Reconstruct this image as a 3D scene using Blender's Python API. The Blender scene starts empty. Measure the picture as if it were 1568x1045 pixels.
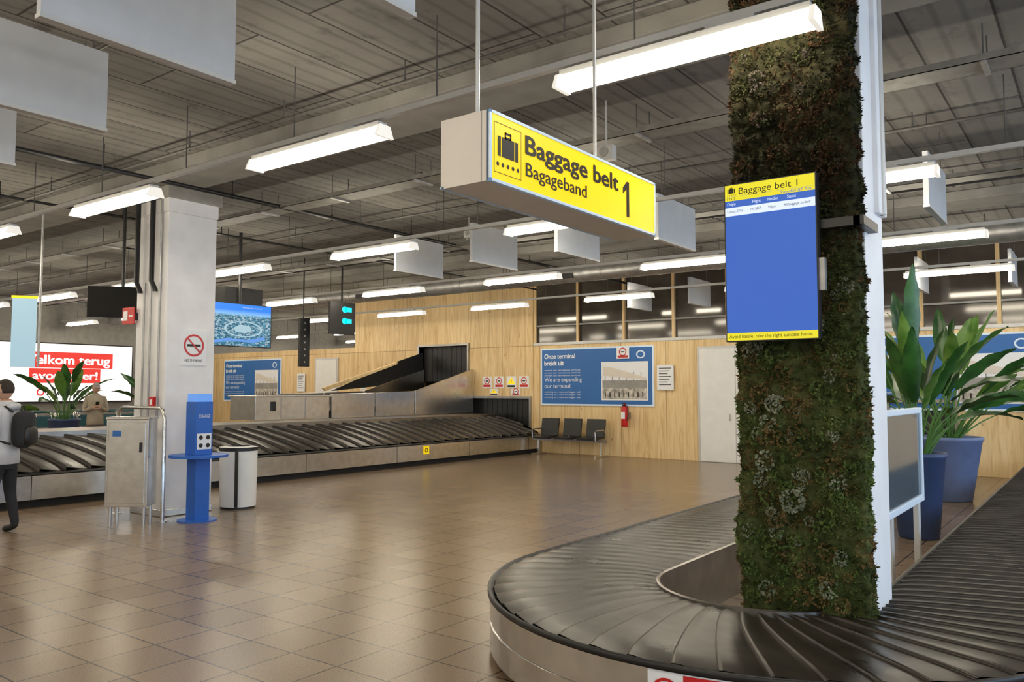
import bpy, bmesh, math, random
from mathutils import Vector, Matrix, noise
random.seed(7)
scene = bpy.context.scene
COL = scene.collection
ZC = 4.5     # ceiling height
scene.view_settings.view_transform = 'Standard'

# ------------------------------------------------------------------ materials
def new_mat(name):
    m = bpy.data.materials.new(name); m.use_nodes = True
    nt = m.node_tree; b = nt.nodes['Principled BSDF']
    return m, nt, b
def N(nt, typ, **kw):
    n = nt.nodes.new(typ)
    for k, v in kw.items():
        if k in n.inputs: n.inputs[k].default_value = v
        else: setattr(n, k, v)
    return n
def ramp(nt, fac, stops):
    r = nt.nodes.new('ShaderNodeValToRGB')
    e = r.color_ramp.elements
    while len(e) < len(stops): e.new(0.5)
    for i, (p, c) in enumerate(stops):
        e[i].position = p; e[i].color = (*c, 1) if len(c) == 3 else c
    nt.links.new(fac, r.inputs['Fac']); return r.outputs['Color']
def geo_pos(nt):
    return nt.nodes.new('ShaderNodeNewGeometry').outputs['Position']
def mapped(nt, vec, scale=(1, 1, 1), swz=None):
    if swz:
        s = nt.nodes.new('ShaderNodeSeparateXYZ'); nt.links.new(vec, s.inputs[0])
        c = nt.nodes.new('ShaderNodeCombineXYZ')
        for i, a in enumerate(swz):
            if a in 'XYZ': nt.links.new(s.outputs[a], c.inputs[i])
        vec = c.outputs[0]
    m = nt.nodes.new('ShaderNodeMapping'); m.inputs['Scale'].default_value = scale
    nt.links.new(vec, m.inputs['Vector']); return m.outputs[0]
def bump(nt, b, height, strength=.3, dist=.02):
    n = N(nt, 'ShaderNodeBump', Strength=strength, Distance=dist)
    nt.links.new(height, n.inputs['Height']); nt.links.new(n.outputs[0], b.inputs['Normal'])
def mixc(nt, fac, a, b_, mode='MIX'):
    m = nt.nodes.new('ShaderNodeMix'); m.data_type = 'RGBA'; m.blend_type = mode
    if isinstance(fac, float): m.inputs[0].default_value = fac
    else: nt.links.new(fac, m.inputs[0])
    for i, v in ((6, a), (7, b_)):
        if isinstance(v, tuple): m.inputs[i].default_value = (*v, 1)
        else: nt.links.new(v, m.inputs[i])
    return m.outputs[2]

def simple(name, col, rough=.5, metal=0., var=.12, scale=6., bmp=0., bscale=60., coat=0., emit=0.):
    m, nt, b = new_mat(name)
    p = geo_pos(nt)
    n = N(nt, 'ShaderNodeTexNoise', Scale=scale, Detail=4.0); nt.links.new(p, n.inputs['Vector'])
    lo = tuple(max(0, c*(1-var)) for c in col); hi = tuple(min(1, c*(1+var)) for c in col)
    c = ramp(nt, n.outputs['Fac'], [(.3, lo), (.7, hi)])
    nt.links.new(c, b.inputs['Base Color'])
    b.inputs['Roughness'].default_value = rough; b.inputs['Metallic'].default_value = metal
    b.inputs['Coat Weight'].default_value = coat
    if bmp:
        n2 = N(nt, 'ShaderNodeTexNoise', Scale=bscale, Detail=3.0); nt.links.new(p, n2.inputs['Vector'])
        bump(nt, b, n2.outputs['Fac'], bmp, .01)
    if emit:
        nt.links.new(c, b.inputs['Emission Color']); b.inputs['Emission Strength'].default_value = emit
    return m
def glow(name, col, s):
    m, nt, b = new_mat(name)
    b.inputs['Base Color'].default_value = (*[c*.3 for c in col], 1)
    b.inputs['Emission Color'].default_value = (*col, 1); b.inputs['Emission Strength'].default_value = s
    return m

M = {}
M['white'] = simple('white_paint', (.84, .84, .83), .5, var=.03)
M['column'] = simple('column_paint', (.82, .82, .84), .6, var=.06, scale=3, bmp=.15, bscale=25)
M['capital'] = simple('capital_paint', (.32, .31, .29), .7, var=.12)
M['signwhite'] = simple('sign_casing', (.74, .68, .61), .45, var=.03)
M['frame_blue'] = simple('sign_trim', (.65, .77, .9), .35, var=.03, emit=.1)
M['yellow'] = simple('sign_yellow', (.95, .66, .0), .4, var=.02, emit=.45)
M['black'] = simple('black_plastic', (.012, .012, .013), .4, var=.3)
M['matblack'] = simple('black_void', (.006, .006, .006), .9, var=.3)
M['ink'] = simple('ink', (.02, .015, .01), .6, var=.1)
M['red'] = simple('red_paint', (.6, .02, .02), .35, var=.08)
M['lip'] = simple('lip_skin', (.4, .14, .11), .5, var=.08)
M['cap'] = simple('cap_cloth', (.3, .29, .28), .9, var=.1)
M['trouser'] = simple('trouser_cloth', (.12, .11, .1), .9, var=.1)
M['steel'] = simple('brushed_steel', (.66, .65, .63), .25, 1., var=.1, scale=9, bmp=.03, bscale=120)
M['steeldark'] = simple('worn_steel', (.34, .32, .3), .3, 1., var=.15, scale=5, bmp=.03)
M['galv'] = simple('galvanised_steel', (.42, .42, .42), .45, .8, var=.2, scale=8)
M['tray'] = simple('dusty_tray', (.22, .21, .195), .6, .2, var=.2, scale=8)
M['pipe'] = simple('painted_pipe', (.12, .115, .11), .5, .3, var=.2)
M['rail'] = simple('rail_paint', (.6, .6, .59), .4, .2, var=.05)
M['bluepaint'] = simple('blue_paint', (.02, .13, .55), .4, var=.06)
M['panelblue'] = simple('poster_blue', (.03, .15, .45), .5, var=.04)
M['panelwhite'] = simple('poster_print', (.85, .87, .9), .6, var=.02)
M['photo'] = simple('poster_picture', (.5, .47, .42), .6, var=.6, scale=9)
M['potblue'] = simple('planter_glaze', (.04, .07, .17), .45, var=.1)
M['potgrey'] = simple('planter_grey', (.16, .22, .42), .45, var=.1)
M['soil'] = simple('soil', (.04, .025, .015), .9, var=.4, scale=40, bmp=.5)
M['kick'] = simple('kick_plate', (.015, .014, .013), .7, var=.2)
M['teal'] = simple('trolley_teal', (.02, .1, .13), .4, var=.1)
M['scrblue'] = glow('screen_blue', (.035, .12, .5), .92)
M['scrlight'] = glow('screen_light_blue', (.12, .3, .75), .9)
M['scrpale'] = glow('screen_pale_blue', (.42, .62, .72), .75)
M['scrwhite'] = glow('screen_white', (.75, .85, 1.), .9)
M['scryellow'] = glow('screen_yellow', (.8, .7, .02), .9)
M['scrcyan'] = glow('screen_cyan', (0., .55, .7), 1.5)
M['adwhite'] = glow('ad_white', (1, .97, .94), 1.1)
M['adred'] = glow('ad_red', (.75, .04, .03), 1.)
M['lamp'] = glow('lamp_diffuser', (1., .89, .7), 28.)
M['lampcap'] = simple('lamp_cap', (.8, .76, .68), .5, var=.02, emit=.8)
M['baffle'] = simple('acoustic_baffle', (.55, .57, .6), .8, var=.04, bmp=.1)
M['denim'] = simple('dark_cloth', (.02, .021, .026), .85, var=.2)
M['hood'] = simple('grey_cloth', (.55, .56, .6), .9, var=.1, bmp=.2)
M['beige'] = simple('beige_cloth', (.36, .31, .24), .9, var=.12, bmp=.2)
M['skin'] = simple('skin', (.55, .33, .24), .5, var=.08)
M['hair'] = simple('hair', (.03, .02, .014), .7, var=.3, scale=80, bmp=.4)
M['shoe'] = simple('shoe', (.02, .02, .02), .5, var=.2)
M['stem'] = simple('plant_stem', (.08, .2, .04), .5, var=.2)

def rubber():
    m, nt, b = new_mat('belt_rubber'); p = geo_pos(nt)
    n = N(nt, 'ShaderNodeTexNoise', Scale=2.5, Detail=5.0, Roughness=.6); nt.links.new(p, n.inputs['Vector'])
    nt.links.new(ramp(nt, n.outputs['Fac'], [(.35, (.014, .011, .009)), (.62, (.028, .022, .017)), (.85, (.05, .04, .03))]), b.inputs['Base Color'])
    nt.links.new(ramp(nt, n.outputs['Fac'], [(.3, (.26,)*3), (.75, (.38,)*3)]), b.inputs['Roughness'])
    n2 = N(nt, 'ShaderNodeTexNoise', Scale=6., Detail=1.0); nt.links.new(p, n2.inputs['Vector'])
    bump(nt, b, n2.outputs['Fac'], .18, .02)
    return m
M['rubber'] = rubber()

def ply():
    m, nt, b = new_mat('plywood'); p = geo_pos(nt)
    g = mapped(nt, p, (7, 7, .6))
    n = N(nt, 'ShaderNodeTexNoise', Scale=1.2, Detail=6.0, Roughness=.6, Distortion=1.4); nt.links.new(g, n.inputs['Vector'])
    c = ramp(nt, n.outputs['Fac'], [(.28, (.62, .41, .18)), (.5, (.82, .6, .31)), (.72, (.9, .72, .43))])
    k = N(nt, 'ShaderNodeTexVoronoi', Scale=2.2); nt.links.new(mapped(nt, p, (1.3, 1.3, .8)), k.inputs['Vector'])
    kc = ramp(nt, k.outputs['Distance'], [(.03, (.35, .22, .14)), (.08, (1, 1, 1))])
    c = mixc(nt, .7, c, kc, 'MULTIPLY')
    br = N(nt, 'ShaderNodeTexBrick', Scale=1.0); br.offset = 0.
    br.inputs['Brick Width'].default_value = 1.22; br.inputs['Row Height'].default_value = 2.83
    br.inputs['Mortar Size'].default_value = .006
    br.inputs['Color1'].default_value = (1, 1, 1, 1); br.inputs['Color2'].default_value = (.88, .86, .83, 1)
    br.inputs['Mortar'].default_value = (.35, .27, .2, 1)
    nt.links.new(mapped(nt, p, swz='XZ0'), br.inputs['Vector'])
    c = mixc(nt, 1., c, br.outputs['Color'], 'MULTIPLY')
    nt.links.new(c, b.inputs['Base Color']); b.inputs['Roughness'].default_value = .5
    return m
M['ply'] = ply()

def floor_mat():
    m, nt, b = new_mat('floor_tiles'); p = geo_pos(nt)
    br = N(nt, 'ShaderNodeTexBrick', Scale=1.0); br.offset = 0.
    br.inputs['Brick Width'].default_value = .42; br.inputs['Row Height'].default_value = .42
    br.inputs['Mortar Size'].default_value = .006; br.inputs['Mortar Smooth'].default_value = .1
    br.inputs['Color1'].default_value = (.275, .198, .13, 1); br.inputs['Color2'].default_value = (.23, .165, .108, 1)
    br.inputs['Mortar'].default_value = (.035, .025, .017, 1)
    nt.links.new(p, br.inputs['Vector'])
    n = N(nt, 'ShaderNodeTexNoise', Scale=120., Detail=2.0); nt.links.new(p, n.inputs['Vector'])
    sp = ramp(nt, n.outputs['Fac'], [(.35, (.72,)*3), (.5, (1,)*3), (.68, (1.0, 1., 1.))])
    c = mixc(nt, 1., br.outputs['Color'], sp, 'MULTIPLY')
    nt.links.new(c, b.inputs['Base Color'])
    b.inputs['Roughness'].default_value = .25
    b.inputs['Specular IOR Level'].default_value = .45
    return m
M['floor'] = floor_mat()

def ceil_mat():
    m, nt, b = new_mat('ceiling_boards'); p = geo_pos(nt)
    br = N(nt, 'ShaderNodeTexBrick', Scale=1.0); br.offset = .5
    br.inputs['Brick Width'].default_value = 2.6; br.inputs['Row Height'].default_value = .6
    br.inputs['Mortar Size'].default_value = .012; br.inputs['Mortar Smooth'].default_value = .3
    br.inputs['Color1'].default_value = (.235, .226, .212, 1); br.inputs['Color2'].default_value = (.175, .168, .158, 1)
    br.inputs['Mortar'].default_value = (.05, .046, .042, 1)
    nt.links.new(mapped(nt, p, swz='YX0'), br.inputs['Vector'])
    w = N(nt, 'ShaderNodeTexWave', Scale=1.6, Distortion=.5, Detail=1.0); w.bands_direction = 'X'
    w.inputs['Detail Scale'].default_value = 2.
    nt.links.new(p, w.inputs['Vector'])
    c = mixc(nt, .45, br.outputs['Color'], ramp(nt, w.outputs['Fac'], [(0, (.45,)*3), (.25, (1,)*3), (1, (1,)*3)]), 'MULTIPLY')
    n = N(nt, 'ShaderNodeTexNoise', Scale=4., Detail=8.0, Roughness=.7); nt.links.new(mapped(nt, p, (1, .7, 1)), n.inputs['Vector'])
    c = mixc(nt, .8, c, ramp(nt, n.outputs['Fac'], [(.3, (.4,)*3), (.44, (.9,)*3), (.7, (1,)*3)]), 'MULTIPLY')
    nt.links.new(c, b.inputs['Base Color']); b.inputs['Roughness'].default_value = .9
    bump(nt, b, n.outputs['Fac'], .5, .03)
    return m
M['ceil'] = ceil_mat()
M['beam'] = simple('beam_concrete', (.24, .23, .215), .85, var=.15, scale=3, bmp=.2)

def moss_mat(name, a, b_, c_):
    m, nt, b = new_mat(name); p = geo_pos(nt)
    n = N(nt, 'ShaderNodeTexNoise', Scale=9., Detail=8.0, Roughness=.75); nt.links.new(p, n.inputs['Vector'])
    q = 1.
    c = ramp(nt, n.outputs['Fac'], [(.3, tuple(v*q for v in a)), (.5, tuple(v*q for v in b_)), (.7, tuple(v*q for v in c_))])
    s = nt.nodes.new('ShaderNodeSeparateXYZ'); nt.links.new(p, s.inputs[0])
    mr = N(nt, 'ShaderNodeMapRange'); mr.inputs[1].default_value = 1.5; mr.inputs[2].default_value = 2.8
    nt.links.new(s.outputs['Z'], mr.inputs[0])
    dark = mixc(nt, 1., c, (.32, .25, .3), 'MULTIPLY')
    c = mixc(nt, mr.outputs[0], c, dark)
    nt.links.new(c, b.inputs['Base Color']); b.inputs['Roughness'].default_value = .9
    b.inputs['Specular IOR Level'].default_value = .2
    bump(nt, b, n.outputs['Fac'], .8, .03)
    return m
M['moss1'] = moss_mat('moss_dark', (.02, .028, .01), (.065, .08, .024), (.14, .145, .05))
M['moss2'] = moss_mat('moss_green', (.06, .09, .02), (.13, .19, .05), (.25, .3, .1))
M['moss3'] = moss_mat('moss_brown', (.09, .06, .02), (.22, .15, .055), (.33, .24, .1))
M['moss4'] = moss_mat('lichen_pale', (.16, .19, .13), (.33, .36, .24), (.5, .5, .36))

def leaf_mat(name, a, b_):
    m, nt, b = new_mat(name); p = geo_pos(nt)
    n = N(nt, 'ShaderNodeTexNoise', Scale=5., Detail=4.0); nt.links.new(p, n.inputs['Vector'])
    nt.links.new(ramp(nt, n.outputs['Fac'], [(.35, a), (.65, b_)]), b.inputs['Base Color'])
    b.inputs['Roughness'].default_value = .35
    return m
M['leaf'] = leaf_mat('leaf_green', (.012, .06, .01), (.04, .14, .025))
M['leaf2'] = leaf_mat('leaf_pale', (.06, .17, .02), (.16, .3, .06))

def win_mat():
    m, nt, b = new_mat('dark_glass'); p = geo_pos(nt)
    n = N(nt, 'ShaderNodeTexNoise', Scale=1.3, Detail=2.0); nt.links.new(p, n.inputs['Vector'])
    nt.links.new(ramp(nt, n.outputs['Fac'], [(.35, (.05, .042, .036)), (.65, (.1, .085, .07))]), b.inputs['Base Color'])
    b.inputs['Roughness'].default_value = .08; b.inputs['Specular IOR Level'].default_value = .6
    return m
M['winglass'] = win_mat()
M['clearpanel'] = simple('panel_glass', (.06, .1, .14), .08, var=.1)

def aerial():
    m, nt, b = new_mat('aerial_picture'); p = geo_pos(nt)
    s = nt.nodes.new('ShaderNodeSeparateXYZ'); nt.links.new(p, s.inputs[0])
    mr = N(nt, 'ShaderNodeMapRange'); mr.inputs[1].default_value = 2.4; mr.inputs[2].default_value = 3.25
    nt.links.new(s.outputs['Z'], mr.inputs[0])
    n = N(nt, 'ShaderNodeTexVoronoi', Scale=30.); nt.links.new(mapped(nt, p, (1, 1, 1.8)), n.inputs['Vector'])
    city = ramp(nt, n.outputs['Color'], [(.2, (.01, .07, .13)), (.55, (.04, .22, .33)), (.85, (.4, .5, .55))])
    f = ramp(nt, mr.outputs[0], [(.66, (0,)*3), (.72, (1,)*3)])
    sky = ramp(nt, mr.outputs[0], [(.68, (.3, .6, .9)), (.8, (.02, .22, .85))])
    c = mixc(nt, f, city, sky)
    nt.links.new(c, b.inputs['Emission Color']); b.inputs['Emission Strength'].default_value = 1.1
    b.inputs['Base Color'].default_value = (.01, .02, .03, 1)
    return m
M['aerial'] = aerial()

# ------------------------------------------------------------------ mesh builder
_tc = {}
def text_geo(body):
    k = body
    if k in _tc: return _tc[k]
    cu = bpy.data.curves.new('t', 'FONT'); cu.body = body; cu.size = 1; cu.resolution_u = 3
    ob = bpy.data.objects.new('t', cu); COL.objects.link(ob)
    dg = bpy.context.evaluated_depsgraph_get(); dg.update()
    me = bpy.data.meshes.new_from_object(ob.evaluated_get(dg))
    vs = [v.co.copy() for v in me.vertices]; fs = [tuple(f.vertices) for f in me.polygons]
    bpy.data.objects.remove(ob); bpy.data.meshes.remove(me)
    _tc[k] = (vs, fs); return _tc[k]
FX = (Vector((0, 1, 0)), Vector((0, 0, 1)), Vector((1, 0, 0)))    # faces +X
FY = (Vector((1, 0, 0)), Vector((0, 0, 1)), Vector((0, -1, 0)))   # faces -Y

class MB:
    def __init__(s): s.v = []; s.f = []; s.m = []; s.s = []; s.mats = []
    def mi(s, k):
        if k not in s.mats: s.mats.append(k)
        return s.mats.index(k)
    def add(s, vs, fs, mat, smooth=False):
        o = len(s.v); s.v += [Vector(v) for v in vs]; i = s.mi(mat)
        for f in fs: s.f.append(tuple(a+o for a in f)); s.m.append(i); s.s.append(smooth)
    def box(s, x0, x1, y0, y1, z0, z1, mat):
        s.add([(x0,y0,z0),(x1,y0,z0),(x1,y1,z0),(x0,y1,z0),(x0,y0,z1),(x1,y0,z1),(x1,y1,z1),(x0,y1,z1)],
              [(3,2,1,0),(4,5,6,7),(0,1,5,4),(1,2,6,5),(2,3,7,6),(3,0,4,7)], mat)
    def obox(s, c, size, R, mat):
        hx, hy, hz = [a/2 for a in size]; c = Vector(c)
        vs = [c + R @ Vector((sx*hx, sy*hy, sz*hz)) for sz in (-1,1) for sx, sy in ((-1,-1),(1,-1),(1,1),(-1,1))]
        s.add(vs, [(3,2,1,0),(4,5,6,7),(0,1,5,4),(1,2,6,5),(2,3,7,6),(3,0,4,7)], mat)
    def tube(s, pts, rs, mat, seg=12, caps=True):
        pts = [Vector(p) for p in pts]
        if not isinstance(rs, (list, tuple)): rs = [rs]*len(pts)
        vs = []; fs = []; ref = None
        for i, p in enumerate(pts):
            d = (pts[min(i+1, len(pts)-1)] - pts[max(i-1, 0)]).normalized()
            if ref is None: ref = Vector((0,0,1)) if abs(d.z) < .9 else Vector((1,0,0))
            a = (ref - d*ref.dot(d)).normalized(); b = d.cross(a); ref = a
            for k in range(seg):
                t = 2*math.pi*k/seg; vs.append(p + (a*math.cos(t)+b*math.sin(t))*rs[i])
        for i in range(len(pts)-1):
            for k in range(seg):
                k2 = (k+1) % seg; fs.append((i*seg+k, i*seg+k2, (i+1)*seg+k2, (i+1)*seg+k))
        s.add(vs, fs, mat, True)
        if caps:
            s.add(vs[:seg], [tuple(range(seg))[::-1]], mat); s.add(vs[-seg:], [tuple(range(seg))], mat)
    def cyl(s, p0, p1, r, mat, r2=None, seg=16): s.tube([p0, p1], [r, r if r2 is None else r2], mat, seg)
    def lathe(s, c, prof, mat, seg=32):
        vs = []; fs = []
        for r, z in prof:
            for k in range(seg):
                t = 2*math.pi*k/seg; vs.append((c[0]+r*math.cos(t), c[1]+r*math.sin(t), c[2]+z))
        for i in range(len(prof)-1):
            for k in range(seg):
                k2 = (k+1) % seg; fs.append((i*seg+k, i*seg+k2, (i+1)*seg+k2, (i+1)*seg+k))
        s.add(vs, fs, mat, True)
    def ball(s, c, r, mat, seg=12, rings=8, fn=None):
        vs = []; fs = []
        if not isinstance(r, (tuple, list)): r = (r,)*3
        for i in range(rings+1):
            ph = math.pi*i/rings
            for k in range(seg):
                t = 2*math.pi*k/seg
                v = Vector((math.sin(ph)*math.cos(t), math.sin(ph)*math.sin(t), math.cos(ph)))
                if fn: v = fn(v)
                vs.append((c[0]+v.x*r[0], c[1]+v.y*r[1], c[2]+v.z*r[2]))
        for i in range(rings):
            for k in range(seg):
                k2 = (k+1) % seg; fs.append((i*seg+k, (i+1)*seg+k, (i+1)*seg+k2, i*seg+k2))
        s.add(vs, fs, mat, True)
    def prism(s, poly, fn0, fn1, mat):
        n = len(poly); vs = [fn0(*p) for p in poly] + [fn1(*p) for p in poly]
        fs = [tuple(range(n))[::-1], tuple(range(n, 2*n))] + [(i, (i+1) % n, n+(i+1) % n, n+i) for i in range(n)]
        s.add(vs, fs, mat)
    def rect(s, o, ax, x0, x1, y0, y1, mat, lift=0.):
        o = Vector(o); p = [o+ax[0]*x+ax[1]*y+ax[2]*lift for x, y in ((x0,y0),(x1,y0),(x1,y1),(x0,y1))]
        s.add(p, [(0,1,2,3)], mat)
    def poly(s, o, ax, pts, mat, lift=0.):
        o = Vector(o); s.add([o+ax[0]*x+ax[1]*y+ax[2]*lift for x, y in pts], [tuple(range(len(pts)))], mat)
    def disc(s, o, ax, x, y, rx, ry, mat, lift=0., r_in=0., seg=32):
        o = Vector(o); vs = []; 
        for k in range(seg):
            t = 2*math.pi*k/seg; vs.append(o+ax[0]*(x+rx*math.cos(t))+ax[1]*(y+ry*math.sin(t))+ax[2]*lift)
        if r_in:
            for k in range(seg):
                t = 2*math.pi*k/seg; vs.append(o+ax[0]*(x+r_in*rx*math.cos(t))+ax[1]*(y+r_in*ry*math.sin(t))+ax[2]*lift)
            s.add(vs, [(k, (k+1) % seg, seg+(k+1) % seg, seg+k) for k in range(seg)], mat)
        else: s.add(vs, [tuple(range(seg))], mat)
    def text(s, body, o, ax, x, y, cap, mat, width=None, lift=.002, bold=0.):
        vs, fs = text_geo(body)
        x0 = min(v.x for v in vs); x1 = max(v.x for v in vs)
        sy = cap/.69; sx = sy if width is None else width/(x1-x0)
        o = Vector(o)
        offs = [(0, 0)] if not bold else [(dx*bold*cap, dy*bold*cap) for dx, dy in ((-1, 0), (1, 0), (0, .6), (0, -.6), (-.7, .5), (.7, -.5))]
        for q, (dx, dy) in enumerate(offs):
            s.add([o+ax[0]*(x+dx+(v.x-x0)*sx)+ax[1]*(y+dy+v.y*sy)+ax[2]*(lift+q*.0002) for v in vs], fs, mat)
    def sweep(s, path, prof, mat, smooth=False):
        n = len(prof); vs = [(x+nx*o, y+ny*o, z) for x, y, nx, ny in path for o, z in prof]
        fs = [(i*n+j, i*n+j+1, (i+1)*n+j+1, (i+1)*n+j) for i in range(len(path)-1) for j in range(n-1)]
        s.add(vs, fs, mat, smooth)
    def obj(s, name, bevel=0., parent=None, link=True):
        xs = [v.x for v in s.v]; ys = [v.y for v in s.v]; zs = [v.z for v in s.v]
        c = Vector(((min(xs)+max(xs))/2, (min(ys)+max(ys))/2, min(zs)))
        me = bpy.data.meshes.new(name); me.from_pydata([v-c for v in s.v], [], s.f)
        for k in s.mats: me.materials.append(M[k])
        me.polygons.foreach_set('material_index', s.m); me.polygons.foreach_set('use_smooth', s.s)
        me.update()
        ob = bpy.data.objects.new(name, me); ob.location = c; COL.objects.link(ob)
        if bevel:
            b = ob.modifiers.new('bevel', 'BEVEL'); b.width = bevel; b.segments = 2; b.limit_method = 'ANGLE'; b.angle_limit = .7
        return ob
def dup(ob, loc, name=None):
    o = bpy.data.objects.new(name or ob.name.split('.')[0], ob.data); o.location = loc; COL.objects.link(o)
    for md in ob.modifiers:
        if md.type == 'BEVEL':
            b = o.modifiers.new('bevel', 'BEVEL'); b.width = md.width; b.segments = 2; b.limit_method = 'ANGLE'; b.angle_limit = .7
    return o
def RZ(a): return Matrix.Rotation(a, 3, 'Z')

# ------------------------------------------------------------------ shell
XW, XE, YS, YB = -27., 6., -5., 17.8
b = MB(); b.box(XW-.2, XE+.2, YS-.2, 26, -.1, 0, 'floor'); b.obj('floor')
b = MB(); b.box(XW-.2, XE+.2, YS-.2, 26, ZC, ZC+.15, 'ceil'); b.obj('ceiling')
def holes_wall(b, x0, x1, z0, z1, y0, y1, holes, mat):
    xs = sorted({x0, x1} | {h[0] for h in holes} | {h[1] for h in holes})
    zs = sorted({z0, z1} | {h[2] for h in holes} | {h[3] for h in holes})
    for i in range(len(xs)-1):
        for j in range(len(zs)-1):
            cx = (xs[i]+xs[i+1])/2; cz = (zs[j]+zs[j+1])/2
            if any(h[0] < cx < h[1] and h[2] < cz < h[3] for h in holes): continue
            b.box(xs[i], xs[i+1], y0, y1, zs[j], zs[j+1], mat)
HA = (-16.5, -14.65, 1.5, 2.92); HB = (-14.75, -12.5, 0, 1.42)
HC = (-3.6, -2.44, 0, 1.4); HD = (-1.2, .0, 0, 1.4)
b = MB()
holes_wall(b, XW, -19.3, 0, 3.0, YB, YB+.2, [], 'ply')
holes_wall(b, -19.3, -12.4, 0, 4.42, YB-.05, YB+.2, [HA, HB], 'ply')
holes_wall(b, -12.4, XE, 0, 2.83, YB, YB+.2, [HC, HD], 'ply')
b.obj('wall_back')
for h, nm in ((HA, 'feed'), (HB, 'l'), (HC, 'm'), (HD, 'r')):
    b = MB(); x0, x1, z0, z1 = h
    b.box(x0-.05, x1+.05, YB+.9, YB+.95, z0, z1+.05, 'matblack')
    b.box(x0-.05, x0, YB+.2, YB+.9, z0, z1, 'matblack'); b.box(x1, x1+.05, YB+.2, YB+.9, z0, z1, 'matblack')
    b.box(x0-.05, x1+.05, YB+.2, YB+.9, z1, z1+.05, 'matblack')
    # frame + rubber strip curtain
    t = .06
    b.box(x0-t, x0, YB-.09, YB+.19, z0, z1+t, 'steeldark'); b.box(x1, x1+t, YB-.09, YB+.19, z0, z1+t, 'steeldark')
    b.box(x0, x1, YB-.09, YB+.19, z1, z1+t, 'steeldark')
    n = int((x1-x0)/.17); w = (x1-x0)/n
    for i in range(n):
        b.box(x0+i*w+.006, x0+(i+1)*w-.006, YB+.12, YB+.13+.004*(i % 2), max(z0, z1-.95) if nm != 'feed' else z0+.4, z1, 'black')
    b.obj('baggage_portal')
b = MB(); b.box(XW-.2, XW, YS, 26, 0, ZC, 'capital'); b.obj('wall_left')
b = MB(); b.box(XW, XE, YS-.2, YS, 0, ZC, 'white'); b.obj('wall_front')
b = MB(); b.box(XW, XE+.2, 26, 26.2, 0, ZC, 'capital'); b.obj('wall_far')
# glazed facade on the right (open glazing, daylight comes in)
b = MB()
b.box(XE, XE+.15, YS, YB, 0, .4, 'rail'); b.box(XE, XE+.15, YS, YB, 4.1, ZC, 'rail')
y = YS
while y < YB: b.box(XE, XE+.12, y, y+.08, .4, 4.1, 'rail'); y += 1.9
b.obj('window_facade')
# window band over back wall
b = MB()
b.box(-12.4, XE, YB+.08, YB+.11, 2.83, ZC, 'winglass')
b.obj('window_band')
b = MB()
x = -12.36
while x < XE:
    b.box(x-.035, x+.035, YB-.01, YB+.07, 2.9, ZC, 'ply'); x += 1.34
b.box(-12.4, XE, YB-.02, YB+.07, 2.83, 2.9, 'rail'); b.box(-12.4, XE, YB, YB+.06, 3.33, 3.37, 'capital')
b.obj('trim_window')
# door
b = MB()
b.box(-7.72, -5.9, YB-.05, YB-.002, 0, 2.66, 'rail'); b.box(-7.66, -6.82, YB-.065, YB-.05, .01, 2.6, 'white'); b.box(-6.8, -5.96, YB-.065, YB-.05, .01, 2.6, 'white')
b.box(-6.95, -6.92, YB-.11, YB-.065, .95, 1.1, 'steel'); b.box(-6.7, -6.67, YB-.11, YB-.065, .95, 1.1, 'steel')
b.obj('door_1', .004)
b = MB()
b.box(-21.2, -20.1, YB-.05, YB-.002, 0, 2.7, 'rail'); b.box(-21.14, -20.16, YB-.065, YB-.05, .01, 2.64, 'white')
b.box(-20.3, -20.25, YB-.11, YB-.065, .95, 1.1, 'steel'); b.obj('door_2', .004)
# beams
b = MB()
for y in (5.45, -2.2, 13.0): b.box(XW, XE, y, y+.75, 4.36, ZC, 'beam')
b.obj('trim_beam', .01)

# ------------------------------------------------------------------ lamps
b = MB(); L = .82
b.prism([(-.085, 0), (.085, 0), (.05, .075), (-.05, .075)], lambda u, w: (-L, u, w), lambda u, w: (L, u, w), 'lamp')
for sx in (-1, 1):
    b.prism([(-.095, -.012), (.095, -.012), (.055, .085), (-.055, .085)], lambda u, w: (sx*L, u, w), lambda u, w: (sx*(L+.03), u, w), 'lampcap')
b.box(-L, L, -.05, .05, .077, .115, 'rail'); b.box(.2, .5, -.03, .03, .115, .15, 'rail')
lamp0 = b.obj('strip_light')
first = True
LZ = 3.66
rows = [(-3.1, -2), (.65, -2), (4.5, 0), (8.4, 0), (12.2, 0), (15.9, 0)]
for y, _ in rows + [(20.2, 1), (23.8, 1)]:
    for k in range(-7, 3):
        x = -2.07 + 3.35*k
        if y > 18 and x > -12: continue
        if first: lamp0.location = (x, y, LZ); first = False
        else: dup(lamp0, (x, y, LZ))
    b = MB(); x1 = XE-.1 if y < 18 else -12.5
    b.box(XW+.1, x1, y-.025, y+.025, LZ+.155, LZ+.2, 'rail')
    x = XW+1.2
    while x < x1:
        b.cyl((x, y, LZ+.19), (x, y, ZC), .006, 'pipe', seg=6); x += 1.675
    b.obj('lamp_rail')

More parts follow.
